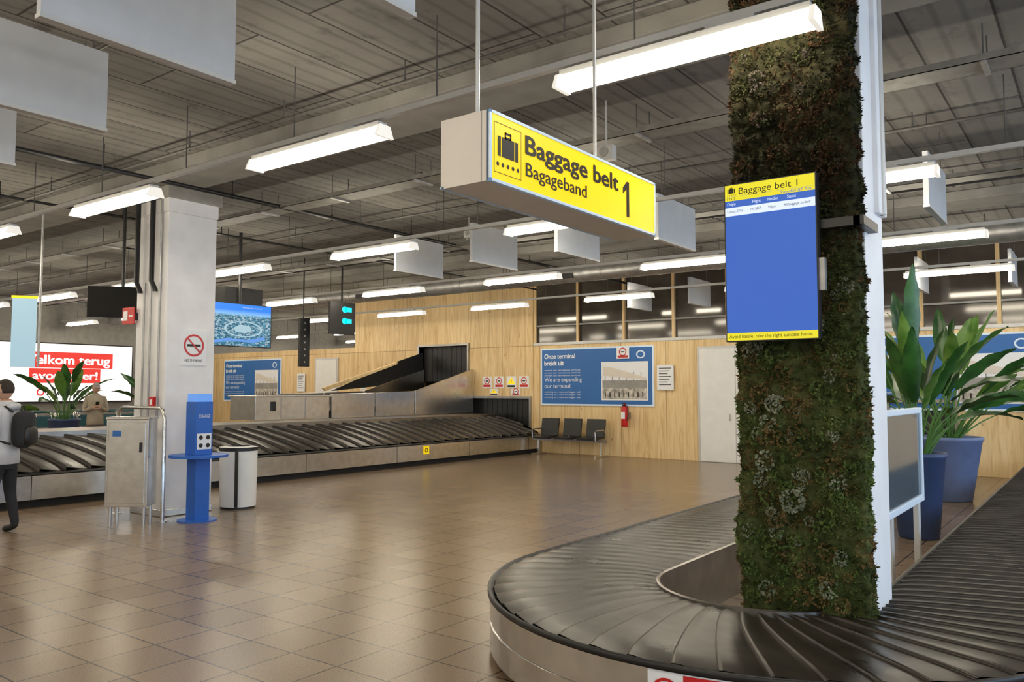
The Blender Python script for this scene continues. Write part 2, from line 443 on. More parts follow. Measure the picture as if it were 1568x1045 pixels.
# ------------------------------------------------------------------ baffles
b = MB(); b.box(-.025, .025, -.55, .55, 0, .56, 'baffle')
b.box(-.03, .03, -.555, .555, -.012, .012, 'rail')
for yy in (-.4, .4): b.cyl((0, yy, .55), (0, yy, 1.0), .005, 'pipe', seg=6)
bf = b.obj('acoustic_baffle'); bf.location = (-5.72, 2.3, 3.488)
for x, y in [(-4.2, 2.3), (-2.72, 2.3), (-7.2, 2.3), (-4.4, 9.5), (-5.87, 9.5), (-7.33, 9.5), (-8.85, 9.5), (-1.42, 9.5), (.1, 9.5),
             (-8.6, 16.6), (-7.15, 16.6), (-5.7, 16.6), (-2.75, 16.6), (-1.3, 16.6), (1.5, 2.3)]:
    dup(bf, (x, y, 3.488))

# ------------------------------------------------------------------ ducts, trays, pipes
b = MB()
b.tube([(XW+.1, 13.9, 4.0), (XE-.1, 13.9, 4.0)], .17, 'galv', 24)
x = XW+1
while x < XE-.3:
    b.tube([(x-.02, 13.9, 4.0), (x+.02, 13.9, 4.0)], .178, 'galv', 24); b.cyl((x, 13.9, 4.15), (x, 13.9, ZC), .008, 'pipe', seg=6)
    if int(x*2) % 3 == 0: b.box(x+.3, x+.6, 13.7, 13.76, 3.9, 4.0, 'black')
    x += 1.2
b.obj('ventilation_duct')
def tray(y, z, x0, x1):
    b = MB()
    b.box(x0, x1, y, y+.3, z, z+.006, 'tray'); b.box(x0, x1, y, y+.006, z, z+.06, 'tray'); b.box(x0, x1, y+.294, y+.3, z, z+.06, 'tray')
    x = x0+.5
    while x < x1:
        for yy in (y+.01, y+.29): b.cyl((x, yy, z), (x, yy, ZC), .006, 'pipe', seg=6)
        b.box(x-.02, x+.02, y-.01, y+.31, z-.02, z, 'galv'); x += 1.5
    for k, yy in enumerate((.06, .11, .2)):
        b.tube([(x0, y+yy, z+.025), (x1, y+yy, z+.025)], .012, 'black', 6)
    b.obj('cable_tray')
tray(7.1, 4.2, XW+.3, XE-.2); tray(10.9, 4.2, XW+.3, XE-.2)
def pipe(p0, p1, r, mat='pipe', name='ceiling_pipe', step=1.6):
    b = MB(); p0 = Vector(p0); p1 = Vector(p1); b.cyl(p0, p1, r, mat, seg=10)
    n = int((p1-p0).length/step)
    for i in range(n):
        p = p0.lerp(p1, (i+.5)/n)
        b.cyl(p, (p.x, p.y, ZC), .007, mat, seg=6); b.cyl(p-Vector((0, 0, r+.012)), p+Vector((0, 0, .05)), r*.6, mat, seg=8)
    b.obj(name)
pipe((XW+.2, 4.95, 4.3), (XE-.2, 4.95, 4.3), .017)
pipe((XW+.2, 3.1, 4.36), (XE-.2, 3.1, 4.36), .022)
pipe((XW+.2, 9.0, 4.33), (XE-.2, 9.0, 4.33), .02)
pipe((XW+.2, 11.7, 4.3), (XE-.2, 11.7, 4.3), .025)
pipe((XW+.2, 15.0, 4.3), (XE-.2, 15.0, 4.3), .03)
pipe((-9.3, YS+.2, 4.22), (-9.3, YB-.3, 4.22), .028, 'black')
pipe((-5.0, 6.4, 4.4), (-5.0, YB-.3, 4.4), .015)
pipe((-12.1, YS+.2, 4.3), (-12.1, YB-.3, 4.3), .02, 'black')
pipe((.6, 6.4, 4.4), (.6, YB-.3, 4.4), .02)
# cable loops hanging
for cx, cy in ((-12.6, 4.2), (-.35, 6.5), (-7.0, 7.8), (-15., 8.)):
    b = MB()
    pts = [(cx+.25*math.sin(t*1.3)+t*.05, cy+.2*math.cos(t), 4.46-.16*abs(math.sin(t*.9))) for t in [i*.35 for i in range(16)]]
    b.tube(pts, .012, 'black', 6)
    b.obj('loose_cable')
# small ceiling devices
def ceildev(x, y, z, s=.1):
    b = MB(); b.cyl((x, y, z+s), (x, y, ZC), .012, 'rail', seg=8)
    b.box(x-s, x+s, y-s*.5, y+s*.5, z-s*.6, z+s, 'rail'); b.cyl((x, y-s*.5, z+s*.3), (x, y-s*.62, z+s*.3), s*.55, 'galv')
    b.cyl((x-s*.5, y, z-s*.6), (x-s*.5, y, z-s*1.1), s*.25, 'galv'); b.obj('ceiling_speaker', .006)
ceildev(-3.9, 6.85, 3.95, .09); ceildev(-8.4, 10.2, 4.2, .08)
b = MB(); b.lathe((-2.4, 5.1, 4.5-.06), [(0, .0), (.05, 0), (.07, .02), (.11, .055), (.11, .06)], 'capital', 24); b.obj('smoke_detector')
b = MB(); b.lathe((-6.2, 9.9, 4.5-.08), [(0, .0), (.1, 0), (.15, .02), (.16, .07), (.16, .08)], 'white', 24); b.obj('smoke_detector')

# ------------------------------------------------------------------ left column
b = MB()
CX0, CX1, CY0, CY1 = -10.7, -9.95, 5.84, 6.56
b.box(CX0, CX1, CY0, CY1, 0, 4.02, 'column'); b.box(CX0-.015, CX1+.015, CY0-.015, CY1+.015, 4.02, 4.3, 'column')
b.box(CX0-.05, CX1+.05, CY0-.05, CY1+.05, 4.2, 4.36, 'capital')
b.box(CX0-.012, CX1+.012, CY0-.012, CY1+.012, 0, .1, 'steel')
b.obj('column', .012)
b = MB()
for dx, z0 in ((-.62, 2.95), (-.25, 2.95)):
    x = CX1+dx
    b.tube([(x, CY0-.08, 4.3), (x, CY0-.08, z0+.15), (x+.1, CY0-.08, z0+.02), (x+.1, CY0-.08, z0)], .035, 'black', 10)
for dx in (-.5, -.34, -.12): b.tube([(CX1+dx, CY0-.03, 3.1 if dx < -.2 else 4.2), (CX1+dx, CY0-.03, 1.3)], .014, 'galv', 8)
b.obj('conduit_pipe')
b = MB(); b.box(CX0-.25, CX0+.05, CY0-.06, CY0-.045, 2.55, 2.78, 'red')
b.rect((CX0-.25, CY0-.061, 2.55), FY, .03, .14, .05, .18, 'panelwhite', .002); b.rect((CX0-.25, CY0-.061, 2.55), FY, .17, .27, .1, .12, 'panelwhite', .002)
b.box(CX0, CX0+.05, CY0-.045, CY0, 2.6, 2.7, 'black'); b.obj('fire_hose_sign')
b = MB(); b.box(-10.2, -10.1, CY0-.07, CY0, 1.42, 1.56, 'red'); b.rect((-10.2, CY0-.07, 1.42), FY, .025, .075, .035, .105, 'panelwhite', .002); b.obj('fire_alarm_button', .006)
b = MB(); o = (CX1+.012, 6.05, 1.98); b.box(CX1, CX1+.012, 6.05, 6.43, 1.98, 2.46, 'panelwhite')
b.disc(o, FX, .19, .27, .15, .15, 'red', .003, .82); b.rect(o, FX, .09, .29, .255, .285, 'ink', .003)
b.add([Vector(o)+FX[0]*(.19+dx)+FX[1]*(.27+dy)+FX[2]*.005 for dx, dy in ((-.1, .115), (-.115, .1), (.1, -.115), (.115, -.1))], [(0, 1, 2, 3)], 'red')
b.text('NO SMOKING', o, FX, .06, .05, .035, 'ink', .26, .003); b.obj('no_smoking_sign')

# cabinet + bumper
b = MB()
c = Vector((-9.76, 5.32, 0)); Rm = RZ(math.radians(40))
b.obox((c.x, c.y, .76), (.5, .3, 1.06), Rm, 'steel')
b.obox((c.x, c.y, 1.305), (.52, .32, .03), Rm, 'steel')
fr = Rm @ Vector((0, -.156, 0))
b.obox((c.x+fr.x, c.y+fr.y, .76), (.44, .012, .98), Rm, 'steel')
kk = Rm @ Vector((.17, -.17, 0)); b.obox((c.x+kk.x, c.y+kk.y, .95), (.03, .02, .12), Rm, 'black')
kk = Rm @ Vector((-.12, -.166, 0)); b.obox((c.x+kk.x, c.y+kk.y, 1.12), (.1, .008, .07), Rm, 'panelblue')
for sx in (-.2, .2):
    for sy in (-.1, .1):
        p = c + Rm @ Vector((sx, sy, 0)); b.cyl((p.x, p.y, 0), (p.x, p.y, .26), .02, 'steel')
b.obj('steel_cabinet', .008)
b = MB()
pa = Vector((-10.74, 5.66, 0)); pb = Vector((-9.62, 5.66, 0)); dv = (pb-pa)
pts = [pa, pa+Vector((0,0,1.3)), pa+dv*.04+Vector((0,0,1.39)), pa+dv*.1+Vector((0,0,1.42)), pa+dv*.9+Vector((0,0,1.42)), pa+dv*.96+Vector((0,0,1.39)), pb+Vector((0,0,1.3)), pb]
b.tube(pts, .024, 'steel', 12)
for p in (pa, pb): b.cyl(p, p+Vector((0,0,.012)), .06, 'steel')
b.obj('guard_rail')
# charging table
b = MB(); x, y = -9.36, 5.98
b.box(x-.1, x+.1, y-.1, y+.1, .012, .8, 'bluepaint'); b.cyl((x, y, 0), (x, y, .015), .24, 'bluepaint', seg=32)
b.cyl((x, y, .8), (x, y, .83), .36, 'bluepaint', seg=40); b.box(x-.11, x+.11, y-.12, y+.12, .83, 1.5, 'bluepaint')
b.box(x-.1, x+.1, y-.11, y+.11, 1.5, 1.6, 'scrlight')
b.box(x+.11, x+.118, y-.1, y+.1, .9, 1.1, 'panelwhite')
for yy in (-.05, .05):
    for zz in (.95, 1.05): b.disc((x+.118, y, 0), FX, yy, zz, .028, .028, 'ink', .002)
b.text('CHARGE', (x+.11, y, 0), FX, -.08, 1.3, .04, 'panelwhite', .16, .002)
b.obj('charging_table', .008)
# bin
b = MB(); x, y = -9.93, 6.97
b.lathe((x, y, 0), [(.245, .03), (.25, .4), (.255, .8)], 'white', 40)
b.lathe((x, y, 0), [(.262, .8), (.262, .85)], 'black', 40); b.lathe((x, y, 0), [(.262, .85), (.16, .862)], 'white', 40); b.lathe((x, y, 0), [(.16, .862), (.15, .6)], 'black', 40)
b.lathe((x, y, 0), [(.15, .6), (0, .6)], 'matblack', 40); b.lathe((x, y, 0), [(.235, .0), (.235, .035)], 'black', 40)
b.box(x+.2, x+.26, y-.2, y-.185, .04, .8, 'black')
b.obj('waste_bin')

# ------------------------------------------------------------------ conveyor helpers
class Path:
    def __init__(s, segs): s.segs = segs; s.L = sum(g[0] for g in segs)
    def at(s, t):
        t = max(0, min(s.L, t))
        for ln, fn in s.segs:
            if t <= ln: return fn(t)
            t -= ln
        return s.segs[-1][1](s.segs[-1][0])
    def pts(s, step, a=0, bnd=None):
        bnd = s.L if bnd is None else bnd; n = max(2, int((bnd-a)/step)); return [s.at(a+(bnd-a)*i/n) for i in range(n+1)]
def upath(cx, cy, r, yend):
    ln = yend-cy
    return Path([(ln, lambda t: (cx-r, yend-t, -1, 0)),
                 (math.pi*r, lambda t: (cx+r*math.cos(math.pi+t/r), cy+r*math.sin(math.pi+t/r), math.cos(math.pi+t/r), math.sin(math.pi+t/r))),
                 (ln, lambda t: (cx+r, cy+t, 1, 0))])
def slats(b, path, hw, zo, zi, pitch, bow, mat='rubber', s0=0, s1=None, lift=.02):
    s1 = path.L if s1 is None else s1; n = int((s1-s0)/pitch); T = 14
    for i in range(n):
        vs = []; ss = s0+i*pitch
        for k, (ds, dz) in enumerate([(0, -.004), (0.0, lift), (pitch*.08, lift+.003), (pitch*.55, lift*.55), (pitch*1.18, 0)]):
            for j in range(T+1):
                t = j/T; off = hw*(1-2*t); sp = ss+ds+bow(t)
                x, y, nx, ny = path.at(sp)
                z = zo+(zi-zo)*t+dz - .018*(2*t-1)**6
                vs.append((x+nx*off, y+ny*off, z))
        W = T+1
        b.add(vs, [(k*W+j, k*W+j+1, (k+1)*W+j+1, (k+1)*W+j) for k in range(4) for j in range(T)], mat, True)

# near carousel
P1 = upath(-1.83, 5.2, 1.2, 17.7); HW = .525
b = MB()
slats(b, P1, HW, .405, .405, .155, lambda t: .24*(1-t)**1.5+.05*math.sin(math.pi*t), lift=.014)
pp = P1.pts(.12)
b.sweep(pp, [(HW+.005, .385), (HW+.02, .395), (HW+.035, .41), (HW+.045, .4), (HW+.045, .375), (HW+.02, .37)], 'black', True)
b.sweep(pp, [(HW+.03, .372), (HW+.03, .225), (HW+.022, .22), (HW+.022, .21), (HW+.03, .205), (HW+.03, .05), (HW-.02, .05)], 'steel')
b.sweep(pp, [(HW-.02, .06), (HW-.02, 0)], 'kick')
b.sweep(pp, [(-HW-.02, .0), (-HW-.02, .41), (-HW-.008, .418), (-HW+.005, .412), (-HW+.005, .37)], 'steeldark')
b.sweep(pp, [(HW-.01, .37), (-HW+.01, .37)], 'matblack')
s = .7
while s < P1.L:
    q = [P1.at(s-.004), P1.at(s+.004)]
    b.sweep(q, [(HW+.032, .37), (HW+.032, .05)], 'kick'); s += 1.25
# warning label on the skirt
def on_arc(s0, s1, z0, z1, mat, lift):
    q = P1.pts(.03, s0, s1); b.sweep(q, [(HW+.03+lift, z0), (HW+.03+lift, z1)], mat)
sm = 12.56 + math.pi*1.2/2
k = 1.2/1.755
def lab(x0, x1, z0, z1, mat, lift): on_arc(sm+x0*k, sm+x1*k, z0, z1, mat, lift)
lab(-.02, .42, .17, .372, 'panelwhite', .003); lab(.15, .415, .3, .365, 'red', .0045); lab(.15, .415, .175, .295, 'red', .0045)
x, y, nx, ny = P1.at(sm+.07*k); ax = (Vector((-ny, nx, 0)), Vector((0, 0, 1)), Vector((nx, ny, 0)))
oo = (x+nx*(HW+.036), y+ny*(HW+.036), .01)
b.disc(oo, ax, 0, .265, .068, .068, 'red', .002, .8); b.rect(oo, ax, -.012, .012, .235, .285, 'ink', .002); b.disc(oo, ax, 0, .3, .014, .014, 'ink', .002)
b.add([Vector(oo)+ax[0]*dx+ax[1]*(.265+dy)+ax[2]*.004 for dx, dy in ((-.045, .053), (-.053, .045), (.045, -.053), (.053, -.045))], [(0, 1, 2, 3)], 'red')
x, y, nx, ny = P1.at(sm+.28*k); ax = (Vector((-ny, nx, 0)), Vector((0, 0, 1)), Vector((nx, ny, 0))); oo = (x+nx*(HW+.037), y+ny*(HW+.037), .01)
b.text('verboden', oo, ax, -.105, .31, .028, 'panelwhite', .2, .004); b.text('te betreden', oo, ax, -.105, .235, .024, 'panelwhite', .2, .004)
b.obj('baggage_carousel')

# far carousel
P2 = upath(-13.9, 2.2, 1.15, 17.7); H2 = .56
b = MB()
slats(b, P2, H2, .5, .93, .36, lambda t: .62*(1-t)+.1*math.sin(math.pi*t), lift=.045)
pp = P2.pts(.2)
b.sweep(pp, [(H2, .47), (H2+.03, .49), (H2+.05, .48), (H2+.05, .45)], 'black', True)
b.sweep(pp, [(H2+.05, .46), (H2+.05, .12), (H2, .1)], 'steel')
b.sweep(pp, [(H2-.04, .12), (H2-.04, 0)], 'kick')
b.sweep(pp, [(-H2+.01, .9), (-H2+.01, 1.0), (-H2-.04, 1.0)], 'steeldark')
b.sweep(pp, [(H2-.01, .46), (-H2+.01, .88)], 'matblack')
s = .5
while s < P2.L:
    b.sweep([P2.at(s-.005), P2.at(s+.005)], [(H2+.052, .455), (H2+.052, .12)], 'kick'); s += 2.4
b.sweep(P2.pts(.2), [(-H2-.03, 1.0), (-1.15, 1.0)], 'steeldark')
xs = -12.75+H2+.053
for yy in (13.2,): b.box(xs, xs+.004, yy, yy+.18, .24, .42, 'yellow'); b.disc((xs+.004, yy+.09, .33), FX, 0, 0, .05, .05, 'ink', .002, .6)
b.obj('baggage_carousel')

# feed ramp in the wall
b = MB(); X0, X1 = -16.3, -14.42
for (y0, y1, za0, za1) in ((12.55, 13.9, 1.56, 1.58), (13.93, 15.3, 1.58, 1.62), (15.33, 17.7, 1.62, 2.25)):
    for xx in (X1, X0):
        b.prism([(y0, 1.01), (y1, 1.01), (y1, za1), (y0, za0)], lambda u, w: (xx-.03, u, w), lambda u, w: (xx+.03, u, w), 'steel')
b.prism([(12.6, 1.0), (17.7, 1.5), (17.7, 1.62), (15.0, 1.3), (12.6, 1.18)], lambda u, w: (X0, u, w), lambda u, w: (X1, u, w), 'rubber')
# high black far guard along slope
b.prism([(14.2, 1.62), (17.7, 1.9), (17.7, 2.75), (16.6, 2.45)], lambda u, w: (X0-.04, u, w), lambda u, w: (X0-.02, u, w), 'black')
b.prism([(14.0, 1.62), (16.6, 2.38), (16.6, 2.45), (13.9, 1.7)], lambda u, w: (X0-.06, u, w), lambda u, w: (X0+.02, u, w), 'ply')
b.obj('feed_conveyor', .006)
b = MB()
b.box(-15.3, -14.42, 10.5, 12.5, 1.01, 1.5, 'steel'); b.box(-15.34, -14.38, 10.46, 12.54, 1.5, 1.53, 'steel')
for yy in (11.15, 11.8): b.box(-14.425, -14.41, yy, yy+.02, 1.03, 1.48, 'steeldark')
b.box(-14.42, -14.38, 10.9, 11.0, 1.2, 1.4, 'black')
b.obj('conveyor_housing', .006)

# ------------------------------------------------------------------ baggage belt sign
b = MB(); sx0, sx1, sy0, sy1, sz0, sz1 = -2.68, -2.37, 3.03, 4.80, 2.66, 3.01
b.box(sx0, sx1-.004, sy0, sy1, sz0, sz1, 'signwhite')
for (a0, a1, c0, c1) in ((sy0, sy1, sz0, sz0+.014), (sy0, sy1, sz1-.014, sz1), (sy0, sy0+.014, sz0, sz1), (sy1-.014, sy1, sz0, sz1)):
    b.box(sx1-.02, sx1+.006, a0, a1, c0, c1, 'frame_blue')
b.box(sx0-.004, sx0+.02, sy0, sy1, sz0, sz0+.012, 'frame_blue')
b.box(sx1-.05, sx1-.046, sy0-.002, sy0, sz0, sz1, 'capital')
o = (sx1, sy0, sz0)
b.rect(o, FX, .012, 1.758, .012, .338, 'yellow', .001)
# pictogram
def frame(b, o, ax, x0, x1, y0, y1, t, mat, l=.003):
    b.rect(o, ax, x0, x1, y0, y0+t, mat, l); b.rect(o, ax, x0, x1, y1-t, y1, mat, l); b.rect(o, ax, x0, x0+t, y0, y1, mat, l); b.rect(o, ax, x1-t, x1, y0, y1, mat, l)
def suitcase(b, o, ax, cx, cy, s, mat='ink', l=.003):
    b.rect(o, ax, cx-.42*s, cx-.3*s, cy-.2*s, cy+.3*s, mat, l); b.rect(o, ax, cx-.26*s, cx+.26*s, cy-.2*s, cy+.3*s, mat, l); b.rect(o, ax, cx+.3*s, cx+.42*s, cy-.2*s, cy+.3*s, mat, l)
    frame(b, o, ax, cx-.14*s, cx+.14*s, cy+.28*s, cy+.45*s, .06*s, mat, l)
    for i in range(5): b.disc(o, ax, cx+(i-2)*.21*s, cy-.4*s, .055*s, .055*s, mat, l, seg=12)
frame(b, o, FX, .035, .26, .05, .3, .003, 'ink')
suitcase(b, o, FX, .148, .175, .2)
b.text('Baggage belt', o, FX, .30, .2, .095, 'ink', .97, .003, .055)
b.text('Bagageband', o, FX, .30, .085, .07, 'ink', .60, .003, .02)
b.poly(o, FX, [(1.375, .06), (1.41, .06), (1.41, .28), (1.38, .28), (1.33, .235), (1.33, .195), (1.375, .23)], 'ink', .003)
# suspension rods
for yy in (3.1, 4.25):
    b.cyl((-2.5, yy, sz1), (-2.5, yy, ZC), .011, 'rail', seg=10); b.box(-2.53, -2.47, yy-.03, yy+.03, sz1, sz1+.02, 'rail')
b.obj('baggage_belt_sign')

# ------------------------------------------------------------------ moss column
b = MB()
b.box(-1.76, -1.09, 4.86, 5.3, 0, 4.3, 'column'); b.box(-1.5, -1.06, 5.1, 5.3, 2.7, 4.3, 'column')
b.cyl((-1.06, 5.2, 2.7), (-1.06, 5.2, 4.36), .02, 'rail')
b.box(-1.78, -1.07, 4.84, 5.32, 4.3, ZC, 'column')
b.obj('column', .006)
b = MB()
def moss_pt(u, z):   # u along wrapped perimeter
    x0, x1, yf, yb = -1.80-.02*(z/4.5)+.01, -1.125+.04*(1-z/4.5), 4.735, 4.86
    side_ = yb-yf; W = x1-x0; tot = W+2*side_
    d = u*tot
    if d < side_: p = Vector((x0, yb-d, z)); n = Vector((-1, -.15, 0))
    elif d < side_+W: p = Vector((x0+d-side_, yf, z)); n = Vector((0, -1, 0))
    else: p = Vector((x1, yf+(d-side_-W), z)); n = Vector((1, -.15, 0))
    return p, n.normalized()
def mdisp(p):
    return .028*noise.fractal(p*7, 1., 2., 4)+.02*noise.noise(p*22)
NU, NZ = 60, 340; vs = []
for j in range(NZ+1):
    for i in range(NU+1):
        z = .05+j/NZ*4.2; p, n = moss_pt(i/NU, z); vs.append(p+n*(mdisp(p)+.01))
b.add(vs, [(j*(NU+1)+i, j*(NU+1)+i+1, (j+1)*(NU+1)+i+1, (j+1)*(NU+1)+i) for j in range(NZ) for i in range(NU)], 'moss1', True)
rnd = random.Random(3)
def tuft(p, n, L_, cnt, mat, w=.2):
    vs = []; fs = []
    for _ in range(cnt):
        d = (n + Vector((rnd.uniform(-1, 1), rnd.uniform(-1, 1), rnd.uniform(-1, 1)))*.95).normalized()
        sd = d.cross(Vector((rnd.uniform(-1, 1), rnd.uniform(-1, 1), rnd.uniform(-1, 1)))).normalized()
        l = L_*rnd.uniform(.6, 1.2); k = len(vs)
        vs += [p-sd*l*w*.4, p+d*l*.55-sd*l*w, p+d*l, p+d*l*.55+sd*l*w]; fs.append((k, k+1, k+2, k+3))
    b.add(vs, fs, mat)
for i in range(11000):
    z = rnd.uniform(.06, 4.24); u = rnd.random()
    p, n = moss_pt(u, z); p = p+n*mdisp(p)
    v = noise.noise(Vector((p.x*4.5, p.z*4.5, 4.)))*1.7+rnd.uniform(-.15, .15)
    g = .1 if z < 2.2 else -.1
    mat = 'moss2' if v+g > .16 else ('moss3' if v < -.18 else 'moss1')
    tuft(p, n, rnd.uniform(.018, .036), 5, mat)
for i in range(240):
    z = rnd.uniform(.45, 4.2); p, n = moss_pt(rnd.uniform(.18, .82), z); r = rnd.uniform(.02, .046)
    mat = rnd.choice(['moss4', 'moss2', 'moss3', 'moss2', 'moss4'] if z < 2.3 else ['moss3', 'moss2', 'moss3', 'moss4', 'moss2'])
    for k in range(38):
        d = Vector((rnd.gauss(0, 1), -abs(rnd.gauss(0, .8)), rnd.gauss(0, 1))).normalized()
        tuft(p+n*.015+d*r, d, r*.45, 4, mat, .35)
pb_ = Vector((-1.48, 4.70, 1.02))
for k in range(90):
    d = Vector((rnd.gauss(0, 1), -abs(rnd.gauss(0, .8)), rnd.gauss(0, 1))).normalized(); tuft(pb_+d*.055, d, .022, 4, 'moss4', .4)
b.obj('moss_wall')

# flight information display
b = MB(); dx0, dx1, dz0, dz1, dy = -1.80, -1.27, 1.93, 2.86, 4.56
b.box(dx0, dx1, dy, dy+.055, dz0, dz1, 'black'); b.box(dx1-.06, -1.06, dy+.06, dy+.10, 2.55, 2.6, 'black'); b.box(-1.095, -1.04, dy+.06, 4.95, 2.55, 2.6, 'black')
b.box(-1.5, -1.4, dy+.055, dy+.14, 2.3, 2.5, 'black'); b.box(dx1-.02, dx1+.03, dy+.02, dy+.06, 2.2, 2.38, 'galv')
o = (dx0, dy, dz0); W = dx1-dx0; H = dz1-dz0
b.rect(o, FY, .006, W-.006, .006, H-.006, 'scrblue', .001)
b.rect(o, FY, .006, W-.006, H-.075, H-.006, 'scryellow', .002)
b.rect(o, FY, .006, W-.006, H-.1, H-.076, 'scryellow', .002)
b.rect(o, FY, .006, W-.006, .006, .05, 'scryellow', .002)
b.rect(o, FY, .006, W-.006, H-.19, H-.14, 'scrwhite', .002)
suitcase(b, o, FY, .045, H-.045, .055, 'ink', .003)
b.text('Baggage belt 1', o, FY, .09, H-.065, .038, 'ink', .34, .003)
b.text('17:07', o, FY, .02, H-.096, .016, 'ink', .05, .003); b.text('Tuesday 07 Apr', o, FY, W-.2, H-.096, .016, 'scrblue', .18, .003)
for t, xx, w in (('Origin', .02, .05), ('Flight', .17, .05), ('Handler', .26, .06), ('Status', .37, .05)): b.text(t, o, FY, xx, H-.127, .017, 'scrwhite', w, .003)
for t, xx, w in (('London STN', .02, .09), ('FR 2857', .16, .06), ('Viggo', .26, .045), ('All baggage on belt', .35, .15)): b.text(t, o, FY, xx, H-.17, .014, 'ink', w, .003)
b.text('Avoid hassle, take the right suitcase home.', o, FY, .02, .02, .02, 'ink', W-.05, .003)
b.obj('flight_information_display')

# advertising / divider stand inside carousel
b = MB(); x = -1.42; y0, y1, z0, z1 = 6.7, 8.2, .68, 1.47
b.box(x-.012, x+.012, y0, y1, z0, z1, 'clearpanel')
for a in ((y0, y1, z1-.03, z1+.02), (y0, y1, z0-.03, z0+.03)): b.box(x-.03, x+.03, a[0], a[1], a[2], a[3], 'frame_blue')
for yy in (y0, y1-.06): b.box(x-.03, x+.03, yy, yy+.06, z0, z1, 'frame_blue')
for yy in (y0+.15, y1-.25): b.box(x-.025, x+.025, yy, yy+.07, 0, z0, 'rail'); b.box(x-.12, x+.12, yy-.04, yy+.11, 0, .015, 'rail')
b.obj('glass_divider', .012)

# ------------------------------------------------------------------ posters
def poster(x0, name='information_poster'):
    b = MB(); x1 = x0+3.3; z0, z1 = 1.25, 2.74; y = YB-.03
    b.box(x0, x1, y, YB-.002, z0, z1, 'frame_blue'); o = (x0, y, z0)
    b.rect(o, FY, .04, 3.26, .04, 1.45, 'panelblue', .002)
    b.text('Onze terminal', o, FY, .12, 1.22, .12, 'panelwhite', .95, .004, .05); b.text('breidt uit', o, FY, .12, 1.04, .12, 'panelwhite', .6, .004, .05)
    b.text('We are expanding', o, FY, .12, .62, .11, 'panelwhite', 1.15, .004); b.text('our terminal', o, FY, .12, .45, .11, 'panelwhite', .8, .004)
    for i in range(3): b.text('werken aan een nieuwe terminal', o, FY, .12, .9-i*.07, .035, 'panelwhite', 1.1, .004)
    for i in range(3): b.text('working on a new and bigger hall', o, FY, .12, .33-i*.07, .035, 'panelwhite', 1.1, .004)
    px0, px1, py0, py1 = 1.85, 3.15, .14, 1.1
    b.rect(o, FY, px0, px1, py0, py1, 'panelwhite', .004); b.rect(o, FY, px0+.03, px1-.03, py0+.03, py0+.3, 'photo', .006)
    b.rect(o, FY, px0+.03, px1-.03, py0+.3, py0+.5, 'capital', .006)
    for i in range(6): b.rect(o, FY, px0+.1+i*.2, px0+.12+i*.2, py0+.3, py0+.7, 'capital', .008)
    b.add([Vector(o)+FY[0]*u+FY[1]*w+FY[2]*.009 for u, w in ((px0+.05, py0+.62), (px1-.05, py0+.5), (px1-.05, py0+.56), (px0+.3, py0+.82), (px0+.05, py0+.85))], [(0, 1, 2, 3, 4)], 'signwhite')
    for i in range(9): b.rect(o, FY, px0+.1+i*.13, px0+.13+i*.13, py0+.08, py0+.2, 'ink', .009)
    b.disc(o, FY, 2.95, 1.27, .12, .1, 'frame_blue', .004, .7)
    return b.obj(name)
poster(-12.15); poster(-26.3); poster(-4.25)
def small_sign(x0, x1, z0, z1, kind):
    b = MB(); y = YB-.062; b.box(x0, x1, y, y+.012, z0, z1, 'panelwhite'); o = (x0, y, z0); w = x1-x0; h = z1-z0
    if kind == 'red': b.rect(o, FY, w*.1, w*.9, h*.1, h*.3, 'red', .002); b.disc(o, FY, w/2, h*.62, w*.3, w*.3, 'red', .002, .75); b.rect(o, FY, w*.35, w*.65, h*.56, h*.66, 'ink', .002)
    elif kind == 'tri': b.add([Vector(o)+FY[0]*u*w+FY[1]*v*h+FY[2]*.002 for u, v in ((.1, .35), (.9, .35), (.5, .95))], [(0, 1, 2)], 'yellow'); b.rect(o, FY, w*.1, w*.9, h*.08, h*.25, 'ink', .002); b.rect(o, FY, w*.47, w*.53, h*.45, h*.75, 'ink', .003)
    elif kind == 'text':
        for i in range(7): b.rect(o, FY, w*.12, w*(.85-.1*(i % 3)), h*(.85-i*.11), h*(.88-i*.11), 'ink', .002)
    b.obj('safety_sign')
for i, kk_ in enumerate(['red', 'red', 'tri', 'red']): small_sign(-14.1+i*.42, -13.78+i*.42, 1.7, 2.02, kk_)
small_sign(-13.85, -13.55, 1.5, 1.68, 'tri'); small_sign(-13.1, -12.8, 1.5, 1.68, 'red')
small_sign(-8.75, -8.32, 1.65, 2.25, 'text'); small_sign(-9.85, -9.5, 2.42, 2.7, 'red')
small_sign(-19.0, -18.75, 1.4, 2.0, 'text'); small_sign(-22.1, -21.7, 1.6, 2.2, 'text')

# bench
b = MB(); bx, by = -10.9, 17.3
b.box(bx-1.15, bx+1.0, by-.03, by+.03, .36, .42, 'steeldark')
for i in range(3):
    x = bx-.78+i*.68
    b.obox((x, by-.05, .46), (.52, .48, .05), Matrix.Rotation(.07, 3, 'X'), 'black')
    b.obox((x, by+.21, .70), (.52, .05, .45), Matrix.Rotation(-.18, 3, 'X'), 'black')
    b.box(x-.03, x+.03, by, by+.2, .4, .5, 'steeldark')
for x in (bx-1.0, bx+.85):
    b.box(x-.03, x+.03, by-.03, by+.03, .04, .37, 'steel'); b.box(x-.03, x+.03, by-.32, by+.32, 0, .045, 'steel')
    b.tube([(x, by-.28, .4), (x, by-.3, .62), (x, by-.22, .66), (x, by+.12, .66), (x, by+.17, .6)], .015, 'steel', 8)
b.obj('waiting_bench', .015)
